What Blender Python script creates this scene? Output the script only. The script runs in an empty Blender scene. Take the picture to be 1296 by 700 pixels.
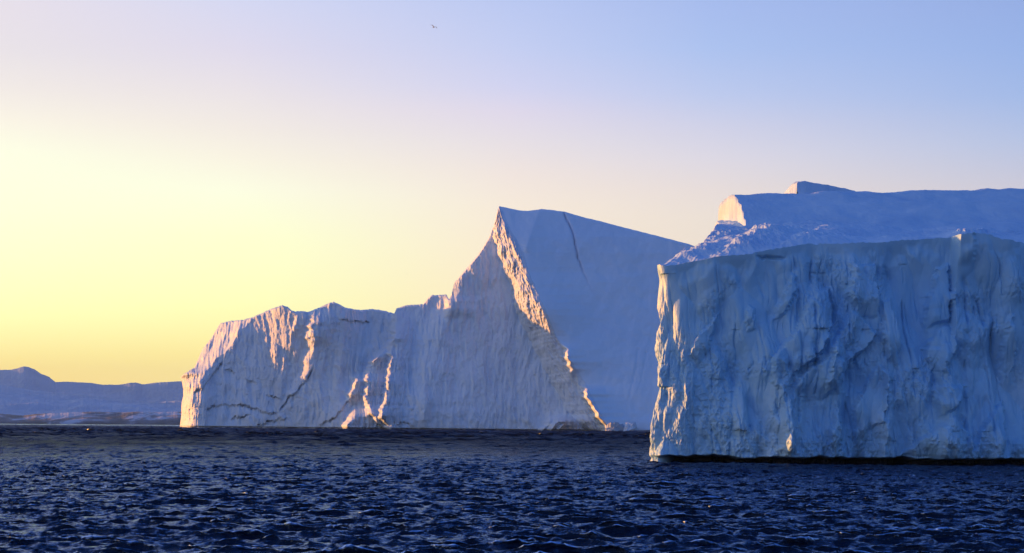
import bpy, math
import numpy as np

# ------------------------------------------------------------------ camera, sky, sun
SC = bpy.context.scene
COL = SC.collection
F = 2000.0                      # focal length in pixels of the 1296 wide photograph
CX, VH = 648.0, 539.0           # where the lens axis meets the picture (the horizon)
ROLL = 0.0073
CAM_H = 3.0
SUN_AZ = 61.0                   # degrees to the left of straight ahead
SUN_EL = 4.2

cam_data = bpy.data.cameras.new('camera')
cam = bpy.data.objects.new('camera', cam_data)
COL.objects.link(cam)
cam_data.sensor_fit = 'HORIZONTAL'
cam_data.sensor_width = 36.0
cam_data.lens = F / 1296.0 * 36.0
cam_data.shift_y = (VH - 350.0) / 1296.0
cam_data.clip_start = 0.5
cam_data.clip_end = 60000.0
cam.location = (0, 0, CAM_H)
cam.rotation_mode = 'XYZ'
from mathutils import Matrix
cam.matrix_world = (Matrix.Translation((0, 0, CAM_H)) @ Matrix.Rotation(math.pi / 2, 4, 'X')
                    @ Matrix.Rotation(ROLL, 4, 'Z'))
SC.camera = cam

SC.view_settings.view_transform = 'Standard'
SC.view_settings.look = 'None'
SC.view_settings.exposure = 0.95
SC.view_settings.gamma = 1.0
SC.render.engine = 'CYCLES'
SC.cycles.use_denoising = True
SC.cycles.max_bounces = 8
SC.cycles.diffuse_bounces = 3
SC.cycles.glossy_bounces = 3
SC.cycles.sample_clamp_indirect = 3.0
SC.cycles.sample_clamp_direct = 5.0


def lin(r, g, b, k=1.0):
    def f(c):
        c /= 255.0
        return (c / 12.92 if c <= 0.04045 else ((c + 0.055) / 1.055) ** 2.4) * k
    return (f(r), f(g), f(b), 1.0)


SUN_DIR = np.array([-math.sin(math.radians(SUN_AZ)) * math.cos(math.radians(SUN_EL)),
                    math.cos(math.radians(SUN_AZ)) * math.cos(math.radians(SUN_EL)),
                    math.sin(math.radians(SUN_EL))])


def build_world():
    w = bpy.data.worlds.new('World')
    SC.world = w
    w.use_nodes = True
    nt = w.node_tree
    nt.nodes.clear()
    N, L = nt.nodes.new, nt.links.new
    out = N('ShaderNodeOutputWorld')
    bg = N('ShaderNodeBackground')
    bg.inputs['Strength'].default_value = 1.0
    sky = N('ShaderNodeTexSky')
    sky.sky_type = 'NISHITA'
    sky.sun_disc = False
    sky.sun_elevation = math.radians(SUN_EL)
    sky.sun_rotation = math.radians(-SUN_AZ)
    sky.altitude = 0
    sky.air_density = 1.0
    sky.dust_density = 0.6
    sky.ozone_density = 2.0
    bg2 = N('ShaderNodeBackground')
    bg2.inputs['Strength'].default_value = 0.05
    L(sky.outputs[0], bg2.inputs['Color'])
    tc = N('ShaderNodeTexCoord')
    sep = N('ShaderNodeSeparateXYZ')
    L(tc.outputs['Generated'], sep.inputs[0])

    def math_node(op, a, b=None, clamp=False):
        n = N('ShaderNodeMath')
        n.operation = op
        n.use_clamp = clamp
        for i, v in enumerate((a, b)):
            if v is None:
                continue
            if isinstance(v, (int, float)):
                n.inputs[i].default_value = v
            else:
                L(v, n.inputs[i])
        return n.outputs[0]
    zc = math_node('MAXIMUM', sep.outputs['Z'], 0.0)
    pos = math_node('POWER', zc, 0.5)
    # cosine of the azimuth from the sun
    d = math_node('ADD', math_node('MULTIPLY', sep.outputs['X'], float(SUN_DIR[0])),
                  math_node('MULTIPLY', sep.outputs['Y'], float(SUN_DIR[1])))
    hl = math_node('SQRT', math_node('SUBTRACT', 1.0001, math_node('MULTIPLY', zc, zc)))
    c = math_node('DIVIDE', d, hl)

    def ramp(stops):
        n = N('ShaderNodeValToRGB')
        cr = n.color_ramp
        els = [(math.sqrt(max(0.0, math.sin(math.radians(e)))), col) for e, col in sorted(stops)]
        while len(cr.elements) < len(els):
            cr.elements.new(0.5)
        for e, (p, col) in zip(cr.elements, els):
            e.position = p
            e.color = col
        L(pos, n.inputs[0])
        return n.outputs[0]

    Z = lin(22, 70, 150)
    HI = [(32, lin(68, 106, 194)), (50, lin(30, 78, 164)), (90, Z)]

    def column(u, samples, low, high):
        """evening sky colours by elevation for one bearing; the physical sky's own share is taken off"""
        az = math.atan((u - CX) / F)
        st = []
        for v, col in samples:
            el = math.degrees(math.atan((VH + ROLL * (u - CX) - v) / F * math.cos(az)))
            k = min(1.0, v / 400.0)
            w = 1 - u / 1296.0
            sub = [(0.034 + 0.03 * w) * (1 - k) + (0.06 + 0.09 * w) * k, (0.058 + 0.035 * w) * (1 - k) + (0.085 + 0.06 * w) * k,
                   (0.073 + 0.04 * w) * (1 - k) + (0.08 + 0.0 * w) * k]
            c = lin(*col)
            gain = float(np.interp(v, [100, 200, 400, 460], [1.0, 1.05, 1.12, 1.20]))     # what the haze will take
            gb = float(np.interp(v, [400, 460], [1.0, 0.93]))
            st.append((el, tuple(max(0.0, c[q] * (gb if q == 2 else gain) - sub[q] * NISH) for q in range(3)) + (1.0,)))
        return ramp(st + [(0, lin(*low))] + high)
    NISH = 1.5
    sunward = ramp([(0, lin(255, 185, 90, 1.1)), (5, lin(255, 215, 125, 1.1)), (12, lin(255, 225, 180, 0.95)),
                    (25, lin(190, 185, 205)), (45, lin(70, 105, 180)), (90, Z)])
    k0 = column(0, [(0, (232, 221, 230)), (60, (235, 224, 226)), (110, (245, 232, 223)), (150, (253, 241, 222)), (190, (255, 251, 222)),
                    (260, (255, 255, 215)), (340, (255, 255, 200)), (400, (255, 255, 186)), (430, (255, 243, 175)), (465, (255, 230, 155))],
                (250, 212, 130), [(20, lin(205, 200, 234))] + HI)
    k1 = column(300, [(0, (214, 214, 240)), (60, (226, 217, 233)), (110, (237, 225, 227)), (160, (245, 232, 222)), (200, (251, 240, 221)),
                      (240, (254, 250, 222)), (300, (255, 255, 205)), (380, (255, 255, 190)), (450, (255, 235, 165))],
                (250, 215, 150), [(20, lin(172, 182, 228))] + HI)
    k2 = column(648, [(0, (186, 198, 240)), (60, (198, 205, 240)), (110, (212, 210, 238)), (140, (225, 214, 232)), (180, (232, 220, 226)),
                      (220, (241, 224, 219)), (258, (246, 228, 215)), (400, (253, 228, 194))],
                (240, 215, 190), [(20, lin(148, 170, 226))] + HI)
    k3 = column(900, [(0, (165, 185, 236)), (60, (172, 192, 238)), (120, (190, 200, 236)), (160, (208, 206, 230)), (200, (220, 212, 226)),
                      (240, (230, 215, 216)), (275, (234, 218, 212)), (400, (236, 214, 200))],
                (232, 206, 195), [(20, lin(134, 162, 224))] + HI)
    k4 = column(1290, [(0, (146, 170, 226)), (60, (150, 176, 230)), (120, (160, 182, 230)), (180, (180, 190, 226)), (235, (198, 194, 216)),
                       (350, (214, 200, 208))],
                (214, 196, 200), [(20, lin(112, 148, 216))] + HI)
    behind = ramp([(0, lin(62, 90, 144)), (8, lin(58, 92, 154)), (25, lin(42, 86, 162)), (50, lin(28, 78, 160)), (90, Z)])

    def mix(f, a, b):
        n = N('ShaderNodeMix')
        n.data_type = 'RGBA'
        L(f, n.inputs[0])
        L(a, n.inputs[6])
        L(b, n.inputs[7])
        return n.outputs[2]

    def mrange(v, a, b):
        n = N('ShaderNodeMapRange')
        n.clamp = True
        L(v, n.inputs[0])
        n.inputs[1].default_value = a
        n.inputs[2].default_value = b
        return n.outputs[0]
    cc = [math.cos(math.radians(SUN_AZ) + math.atan((u - CX) / F)) for u in (0, 300, 648, 900, 1290)]
    m = mix(mrange(c, -0.8, cc[4]), behind, k4)
    for i, col in ((3, k3), (2, k2), (1, k1), (0, k0)):
        m = mix(mrange(c, cc[i + 1], cc[i]), m, col)
    m = mix(mrange(c, cc[0], 1.0), m, sunward)
    L(m, bg.inputs['Color'])
    add = N('ShaderNodeAddShader')
    L(bg.outputs[0], add.inputs[0])
    L(bg2.outputs[0], add.inputs[1])
    L(add.outputs[0], out.inputs['Surface'])
    return bg, bg2


WBG, WBG2 = build_world()
WBG.inputs['Strength'].default_value = 0.518

sun_data = bpy.data.lights.new('sun', 'SUN')
sun = bpy.data.objects.new('sun', sun_data)
COL.objects.link(sun)
sun_data.energy = 5.0
sun_data.angle = math.radians(0.6)
sun_data.color = (1.0, 0.38, 0.07)
from mathutils import Vector
sun.rotation_euler = Vector(-SUN_DIR).to_track_quat('-Z', 'Y').to_euler()
sun.location = (-300, 200, 200)

# ------------------------------------------------------------------ helpers
CR, SR = math.cos(ROLL), math.sin(ROLL)


def ray(u, v):
    """horizontal and vertical slope of the line of sight through a point of the photograph"""
    a, b = np.asarray(u, float) - CX, np.asarray(v, float) - VH
    return (a * CR + b * SR) / F, -(b * CR - a * SR) / F


def world(u, v, Y):
    sx, sz = ray(u, v)
    return np.stack([sx * Y, np.broadcast_to(Y, np.shape(sx * Y)), CAM_H + sz * Y], -1)


def sm(x, a, b):
    t = np.clip((x - a) / (b - a), 0, 1)
    return t * t * (3 - 2 * t)


def _hash(ix, iy, seed):
    h = (ix.astype(np.int64) * 374761393 + iy.astype(np.int64) * 668265263 + seed * 974634777) & 0xFFFFFFFF
    h = ((h ^ (h >> 13)) * 1274126177) & 0xFFFFFFFF
    h = ((h ^ (h >> 16)) * 2246822519) & 0xFFFFFFFF
    return (h ^ (h >> 15)) & 0xFFFFFFFF


def noise(x, y, seed=0):
    """2-D gradient noise, about -1..1"""
    x = np.asarray(x, float)
    y = np.asarray(y, float)
    x0, y0 = np.floor(x), np.floor(y)
    fx, fy = x - x0, y - y0
    u = fx * fx * fx * (fx * (fx * 6 - 15) + 10)
    v = fy * fy * fy * (fy * (fy * 6 - 15) + 10)
    r = 0
    for dx in (0, 1):
        for dy in (0, 1):
            a = _hash(x0 + dx, y0 + dy, seed) / 4294967296.0 * 2 * math.pi
            g = np.cos(a) * (fx - dx) + np.sin(a) * (fy - dy)
            r = r + g * (u if dx else 1 - u) * (v if dy else 1 - v)
    return r * 1.5


def fbm(x, y, oct=5, seed=0, gain=0.5, lac=2.03):
    a, s, r = 1.0, 1.0, 0
    for i in range(oct):
        r = r + a * noise(x * s + 17.3 * i, y * s - 9.1 * i, seed + i)
        a *= gain
        s *= lac
    return r


def ridged(x, y, oct=5, seed=0, gain=0.5, lac=2.03):
    a, s, r = 1.0, 1.0, 0
    for i in range(oct):
        r = r + a * (1 - 2 * np.abs(noise(x * s + 17.3 * i, y * s - 9.1 * i, seed + i)))
        a *= gain
        s *= lac
    return r


def grid_mesh(name, P, mat, smooth=True, wrap=False, attrs=None, flip=False):
    """one mesh from an (n, m, 3) array of points"""
    n, m = P.shape[:2]
    idx = np.arange(n * m).reshape(n, m)
    if wrap:
        idx = np.concatenate([idx, idx[:1]], 0)
    a, b, c, d = idx[:-1, :-1], idx[1:, :-1], idx[1:, 1:], idx[:-1, 1:]
    q = np.stack([a, d, c, b] if flip else [a, b, c, d], -1).reshape(-1, 4)
    me = bpy.data.meshes.new(name)
    me.vertices.add(n * m)
    me.vertices.foreach_set('co', np.ascontiguousarray(P, dtype=np.float32).ravel())
    me.loops.add(q.size)
    me.loops.foreach_set('vertex_index', q.astype(np.int32).ravel())
    me.polygons.add(len(q))
    me.polygons.foreach_set('loop_start', np.arange(0, q.size, 4, dtype=np.int32))
    me.polygons.foreach_set('use_smooth', np.full(len(q), smooth))
    for k, v in (attrs or {}).items():
        at = me.attributes.new(k, 'FLOAT', 'POINT')
        at.data.foreach_set('value', np.ascontiguousarray(v, dtype=np.float32).ravel())
    me.update(calc_edges=True)
    me.validate()
    me.materials.append(mat)
    o = bpy.data.objects.new(name, me)
    COL.objects.link(o)
    return o


def tag(o, label=None, cat=None, group=None, kind=None):
    for k, v in (('label', label), ('category', cat), ('group', group), ('kind', kind)):
        if v:
            o[k] = v
    return o


def empty(name, loc):
    o = bpy.data.objects.new(name, None)
    COL.objects.link(o)
    o.location = loc
    o.empty_display_size = 1.0
    return o


def under(child, parent):
    child.parent = parent
    child.location = -parent.location
    return child


# ------------------------------------------------------------------ materials
class Mat:
    def __init__(self, name):
        self.m = bpy.data.materials.new(name)
        self.m.use_nodes = True
        self.nt = self.m.node_tree
        self.b = self.nt.nodes['Principled BSDF']
        self.out = self.nt.nodes['Material Output']
        self.tc = self.N('ShaderNodeTexCoord')

    def N(self, t):
        return self.nt.nodes.new(t)

    def L(self, a, b):
        self.nt.links.new(a, b)

    def noise(self, scale, detail=5.0, rough=0.55, stretch=(1, 1, 1), dist=0.0):
        mp = self.N('ShaderNodeMapping')
        mp.inputs['Scale'].default_value = stretch
        self.L(self.tc.outputs['Object'], mp.inputs[0])
        n = self.N('ShaderNodeTexNoise')
        n.inputs['Scale'].default_value = scale
        n.inputs['Detail'].default_value = detail
        n.inputs['Roughness'].default_value = rough
        n.inputs['Distortion'].default_value = dist
        self.L(mp.outputs[0], n.inputs['Vector'])
        return n.outputs['Fac']

    def ramp(self, fac, stops):
        n = self.N('ShaderNodeValToRGB')
        cr = n.color_ramp
        while len(cr.elements) < len(stops):
            cr.elements.new(0.5)
        for e, (p, c) in zip(cr.elements, stops):
            e.position = p
            e.color = c
        self.L(fac, n.inputs[0])
        return n.outputs[0]

    def mix(self, fac, a, b, mode='MIX'):
        n = self.N('ShaderNodeMix')
        n.data_type = 'RGBA'
        n.blend_type = mode
        for v, i in ((fac, 0), (a, 6), (b, 7)):
            if isinstance(v, (int, float, tuple)):
                n.inputs[i].default_value = v
            else:
                self.L(v, n.inputs[i])
        return n.outputs[2]

    def attr(self, name):
        n = self.N('ShaderNodeAttribute')
        n.attribute_name = name
        return n.outputs['Fac']

    def bump(self, height, strength, dist, prev=None):
        n = self.N('ShaderNodeBump')
        n.inputs['Strength'].default_value = strength
        n.inputs['Distance'].default_value = dist
        self.L(height, n.inputs['Height'])
        if prev is not None:
            self.L(prev, n.inputs['Normal'])
        return n.outputs[0]

    def set(self, **kw):
        for k, v in kw.items():
            s = self.b.inputs[k.replace('_', ' ')]
            if isinstance(v, (int, float, tuple)):
                s.default_value = v
            else:
                self.L(v, s)
        return self.m


def ice_material(name, c0, c1, c2, scale, bump_d, rough=0.5, stretch=(1, 1, 0.3), dirt_shade=None, sss=0.0, fine=1.0):
    m = Mat(name)
    big = m.noise(scale, 6, 0.6, stretch, 0.4)
    col = m.ramp(big, [(0.32, c0), (0.5, c1), (0.68, c2)])
    if dirt_shade is not None:
        col = m.mix(m.attr('dirt_shade'), col, dirt_shade)
    n1 = m.noise(scale * 14 * fine, 8, 0.65, (1, 1, 0.45))
    n2 = m.noise(scale * 60 * fine, 6, 0.6)
    nb = m.bump(n1, 0.7, bump_d)
    nb = m.bump(n2, 0.5, bump_d * 0.3, nb)
    m.set(Base_Color=col, Roughness=rough, Normal=nb, Specular_IOR_Level=0.3)
    if sss > 0:
        m.b.subsurface_method = 'RANDOM_WALK'
        m.set(Subsurface_Weight=sss, Subsurface_Radius=(0.15, 0.5, 1.0), Subsurface_Scale=0.6)
    return m.m


M_NEAR = ice_material('blue_glacier_ice', (0.23, 0.49, 0.76, 1), (0.34, 0.60, 0.82, 1), (0.50, 0.72, 0.87, 1), 0.16, 0.09, 0.45, (1, 1, 0.3), (0.003, 0.010, 0.032, 1))  # last colour: painted shade for the undercut at the waterline
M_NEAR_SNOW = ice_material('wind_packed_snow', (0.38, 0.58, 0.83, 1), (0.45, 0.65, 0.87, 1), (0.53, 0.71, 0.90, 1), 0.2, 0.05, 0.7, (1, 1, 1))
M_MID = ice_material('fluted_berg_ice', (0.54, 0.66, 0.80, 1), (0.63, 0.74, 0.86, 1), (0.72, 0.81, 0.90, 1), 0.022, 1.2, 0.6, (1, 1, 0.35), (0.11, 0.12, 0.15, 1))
M_MID_SNOW = ice_material('smooth_berg_snow', (0.70, 0.79, 0.90, 1), (0.75, 0.83, 0.92, 1), (0.80, 0.86, 0.93, 1), 0.012, 0.5, 0.7, (1, 1, 0.5), (0.30, 0.38, 0.55, 1))


def water_material():
    m = Mat('sea_water')
    n1 = m.noise(1.9, 6, 0.6, (0.7, 1.2, 1), 0.3)
    n2 = m.noise(9.0, 4, 0.6, (0.8, 1.2, 1))
    nb = m.bump(n1, 1.0, 0.2)
    nb = m.bump(n2, 1.0, 0.035, nb)
    m.nt.nodes.remove(m.b)
    fr = m.N('ShaderNodeFresnel')
    fr.inputs['IOR'].default_value = 1.333
    m.L(nb, fr.inputs['Normal'])
    gl = m.N('ShaderNodeBsdfGlossy')
    gl.inputs['Color'].default_value = (0.56, 0.70, 0.94, 1)
    m.L(m.attr('chop'), gl.inputs['Roughness'])
    m.L(nb, gl.inputs['Normal'])
    df = m.N('ShaderNodeBsdfDiffuse')
    df.inputs['Color'].default_value = (0.0008, 0.004, 0.016, 1)
    mx = m.N('ShaderNodeMixShader')
    mu = m.N('ShaderNodeMath')             # steep chop too small to model shows the sky less squarely
    mu.operation = 'MULTIPLY_ADD'
    m.L(m.attr('hide'), mu.inputs[0])
    mu.inputs[1].default_value = 1.0
    mu.inputs[2].default_value = 0.0
    mf = m.N('ShaderNodeMath')
    mf.operation = 'MULTIPLY'
    m.L(mu.outputs[0], mf.inputs[0])
    m.L(fr.outputs[0], mf.inputs[1])
    m.L(mf.outputs[0], mx.inputs[0])
    m.L(df.outputs[0], mx.inputs[1])
    m.L(gl.outputs[0], mx.inputs[2])
    m.L(mx.outputs[0], m.out.inputs['Surface'])
    return m.m


M_WATER = water_material()

# ------------------------------------------------------------------ sea


def ocean_patch(n, size, wind, seed, lo, hi, spread=4, ang=0.0):
    """height and sideways slip of a patch of wind waves from a spectrum"""
    rng = np.random.default_rng(seed)
    k1 = np.fft.fftfreq(n, size / n) * 2 * math.pi
    kx, ky = np.meshgrid(k1, k1, indexing='ij')
    k = np.hypot(kx, ky)
    k[0, 0] = 1e-6
    Lw = wind * wind / 9.81
    th = np.arctan2(ky, kx) - ang
    P = np.exp(-1 / (k * Lw) ** 2) / k ** 4 * (0.06 + np.abs(np.cos(th)) ** spread)
    lam = 2 * math.pi / k
    P *= (lam < hi) * (lam > lo)
    P[0, 0] = 0
    A = np.sqrt(P) * (rng.normal(size=k.shape) + 1j * rng.normal(size=k.shape))
    h = np.fft.ifft2(A)
    sx = np.fft.ifft2(A * -1j * kx / k).real
    sy = np.fft.ifft2(A * -1j * ky / k).real
    s = h.real.std()
    return h.real / s, sx / s, sy / s


def sample(patch, size, x, y):
    n = patch.shape[0]
    fx, fy = x / size * n, y / size * n
    x0, y0 = np.floor(fx).astype(int), np.floor(fy).astype(int)
    a, b = fx - x0, fy - y0
    x0 %= n
    y0 %= n
    x1, y1 = (x0 + 1) % n, (y0 + 1) % n
    return (patch[x0, y0] * (1 - a) * (1 - b) + patch[x1, y0] * a * (1 - b)
            + patch[x0, y1] * (1 - a) * b + patch[x1, y1] * a * b)


def build_sea():
    # a fan of rings about the boat: fine where the water is seen close, coarse behind
    fine = np.linspace(-24, 24, 820)
    coarse_l = -24 - np.geomspace(0.2, 156, 60)
    coarse_r = 24 + np.geomspace(0.2, 156, 60)
    ang = np.radians(np.concatenate([coarse_l[::-1], fine, coarse_r[:-1]]))
    rs = [2.0, 6.0, 12.0, 18.0, 22.0, 25.0]
    r = 27.0
    while r < 2600:
        rs.append(r)
        r += 0.085 if r < 45 else 0.085 * (r / 45) ** 1.15
    while r < 11000:
        rs.append(r)
        r *= 1.03
    rs = np.array(rs)
    R, A = np.meshgrid(rs, ang, indexing='ij')
    X, Y = R * np.sin(A), R * np.cos(A)
    Zh = np.zeros_like(X)
    DX, DY = np.zeros_like(X), np.zeros_like(X)
    # (patch size, cells, shortest, longest, height, wind, seed, direction, reach)
    for size, n, lo, hi, amp, wind, seed, d, reach in (
            (83.0, 512, 2.2, 30, 0.06, 5.2, 3, 1.25, 1500),
            (41.0, 512, 0.5, 2.4, 0.055, 2.6, 8, 1.75, 520),
            (17.3, 512, 0.2, 1.1, 0.045, 1.8, 5, 1.4, 210),
            (211.0, 512, 4.0, 22, 0.36, 2.6, 13, 1.45, 5200)):
        h, sx, sy = ocean_patch(n, size, wind, seed, lo, hi, 9, d)
        fade = 1 - sm(R, reach * 0.4, reach)
        if size > 200:
            fade = sm(R, 100, 480) * (1 - sm(R, 2200, 2600))
        xr, yr = X + 100.0, Y + 37.0
        fade *= 1 - sm(np.abs(np.degrees(A)), 28, 60) * (lo < 1)
        gust = 0.8 + 0.45 * noise(X / 45 + seed, Y / 70, seed)
        Zh += amp * fade * gust * sample(h, size, xr, yr)
        DX -= 1.25 * amp * fade * sample(sx, size, xr, yr)
        DY -= 1.25 * amp * fade * sample(sy, size, xr, yr)
    P = np.stack([X + DX, Y + DY, Zh], -1)
    P = np.transpose(P, (1, 0, 2))
    o = grid_mesh('sea', P, M_WATER, wrap=True, attrs={'chop': np.transpose(0.08 + 0.26 * sm(R, 110, 700) * (1 - 0.75 * sm(R, 1300, 2300))),
                  'hide': np.transpose((1.25 - 1.02 * sm(np.sqrt(R), 6.0, 17.0) + 0.5 * sm(R, 1300, 2100)) * (1 + 0.55 * sm(R, 90, 300) * fbm(X / 26, Y / 60, 4, 501, 0.6)).clip(0.25, 2))})
    tag(o, kind='structure')
    return o


build_sea()

# ------------------------------------------------------------------ relief tools


def poly_u(V, pts):
    p = np.array(pts, float)
    p = p[np.argsort(p[:, 1])]
    return np.interp(V, p[:, 1], p[:, 0]), p[0, 1], p[-1, 1]


def ridge(U, V, pts, depth, rise=6.0, fall=40.0, soft=0.4):
    """relief that steps forward along a line (its left side a cliff) and runs out to the right"""
    ul, v0, v1 = poly_u(V, pts)
    jit = min(1.0, 9.0 / rise) if rise < 20 else 0.0
    ul = ul + jit * (3.0 * noise(V / 16.0, U * 0 + pts[0][0], 77) + 2.0 * noise(V / 5.0, U * 0 + pts[0][0], 78))
    x = U - ul
    depth = depth * (1.0 + jit * np.exp(-np.maximum(x, 0) / 5.0) * (0.35 * noise(V / 14.0, U * 0 + pts[0][0], 79) - 0.1))
    f = np.where(x < 0, sm(x, -rise, 0), np.exp(-np.maximum(x, 0) / fall))
    e = max(8.0, soft * (v1 - v0))
    return depth * f * sm(V, v0 - e * 0.15, v0 + e) * (1 - sm(V, v1 - e * 0.5, v1 + e * 1.2))


def facets(x, y, seed, tilt=0.6):
    """overlapping broken faces: the upper hull of many tilted shields, 0..1 or so"""
    x0, y0 = np.floor(x), np.floor(y)
    best = np.full(np.shape(x), -9.0)
    for i in (-1, 0, 1):
        for j in (-1, 0, 1):
            cx, cy = x0 + i, y0 + j
            h = [_hash(cx, cy, seed + q) / 4294967296.0 for q in range(5)]
            dx, dy = x - (cx + h[0]), y - (cy + h[1])
            v = 0.7 * h[2] + tilt * ((h[3] - 0.5) * 2 * dx + (0.2 + h[4] * 0.8) * -dy) - 0.75 * (dx * dx + dy * dy)
            best = np.maximum(best, v)
    return best


def broken_slab(U, V, pts, depth, bevel, grow=0.7):
    """a proud slab of ice with the outline given: crisp broken edges, thicker toward its foot"""
    p = np.array(pts, float)
    sel = (U > p[:, 0].min() - 6) & (U < p[:, 0].max() + 6) & (V > p[:, 1].min() - 6) & (V < p[:, 1].max() + 6)
    out = np.zeros(np.shape(U))
    if not sel.any():
        return out
    u, v = U[sel], V[sel]
    u = u + 2.6 * noise(u / 9, v / 12, 401) + 1.3 * noise(u / 3.2, v / 4, 402)
    v = v + 2.6 * noise(u / 10, v / 11, 403)
    d = np.full(u.shape, 1e9)
    ins = np.zeros(u.shape, bool)
    for a, b in zip(p, np.roll(p, -1, 0)):
        e = b - a
        t = np.clip(((u - a[0]) * e[0] + (v - a[1]) * e[1]) / (e @ e), 0, 1)
        d = np.minimum(d, np.hypot(u - a[0] - t * e[0], v - a[1] - t * e[1]))
        cr = (a[1] > v) != (b[1] > v)
        ins ^= cr & (u < (b[0] - a[0]) * (v - a[1]) / (b[1] - a[1] + 1e-9) + a[0])
    d = np.where(ins, d, -d)
    f = np.clip((v - p[:, 1].min()) / (np.ptp(p[:, 1])), 0, 1)
    out[sel] = depth * sm(d, -0.6, bevel) * (1 - grow + grow * f) * (1 - 0.9 * sm(f, 0.5, 1.0))
    return out


def crack(U, V, pts, width):
    """1 along a jagged polyline, 0 away from it; the line is parametrised along u"""
    p = np.array(pts, float)
    vl = np.interp(U, p[:, 0], p[:, 1], left=-1e4, right=-1e4)
    vl = vl + 2.6 * noise(U / 7.0, U * 0 + p[0, 1], 31) + 1.6 * noise(U / 2.2, U * 0 + p[0, 1], 32)
    ends = sm(U, p[0, 0], p[0, 0] + 6) * (1 - sm(U, p[-1, 0] - 6, p[-1, 0]))
    brk = sm(noise(U / 8.0, U * 0 + p[0, 1] * 0.37, 33) + 0.5 * noise(U / 2.7, U * 0 + p[0, 1], 36), -0.25, 0.5)
    w = np.maximum(width * (0.35 + 0.9 * brk), 0.3)
    ends = ends * (0.25 + 0.75 * brk)
    return np.exp(-((V - vl) / w) ** 2) * ends, vl


# ------------------------------------------------------------------ the jagged far iceberg
SKY_MID = np.array([(229.5, 476), (232, 474), (246, 465), (250, 456), (257, 440), (266, 430), (272, 420), (279, 409), (292, 406),
                    (307, 405), (320, 401), (330, 397), (345, 390), (357, 386.5), (363, 388), (369, 393), (378, 394), (388, 394.5),
                    (400, 391.5), (411, 385.5), (422, 382), (431, 386), (440, 390), (455, 392.5), (470, 391), (485, 393), (499, 397),
                    (501.5, 390.5), (508, 388), (515, 386), (535, 385), (541, 378), (547, 373.5), (565, 373), (568, 379), (572, 370),
                    (575, 357), (590, 340), (605, 322), (618, 302), (625, 284), (629, 267), (632, 260.5), (640, 262.5), (655, 266),
                    (668, 267), (685, 264.5), (700, 266), (715, 268), (735, 274), (760, 280), (790, 288), (830, 298), (872, 309),
                    (930, 330), (1000, 375), (1060, 450), (1085, 540)], float)


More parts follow.
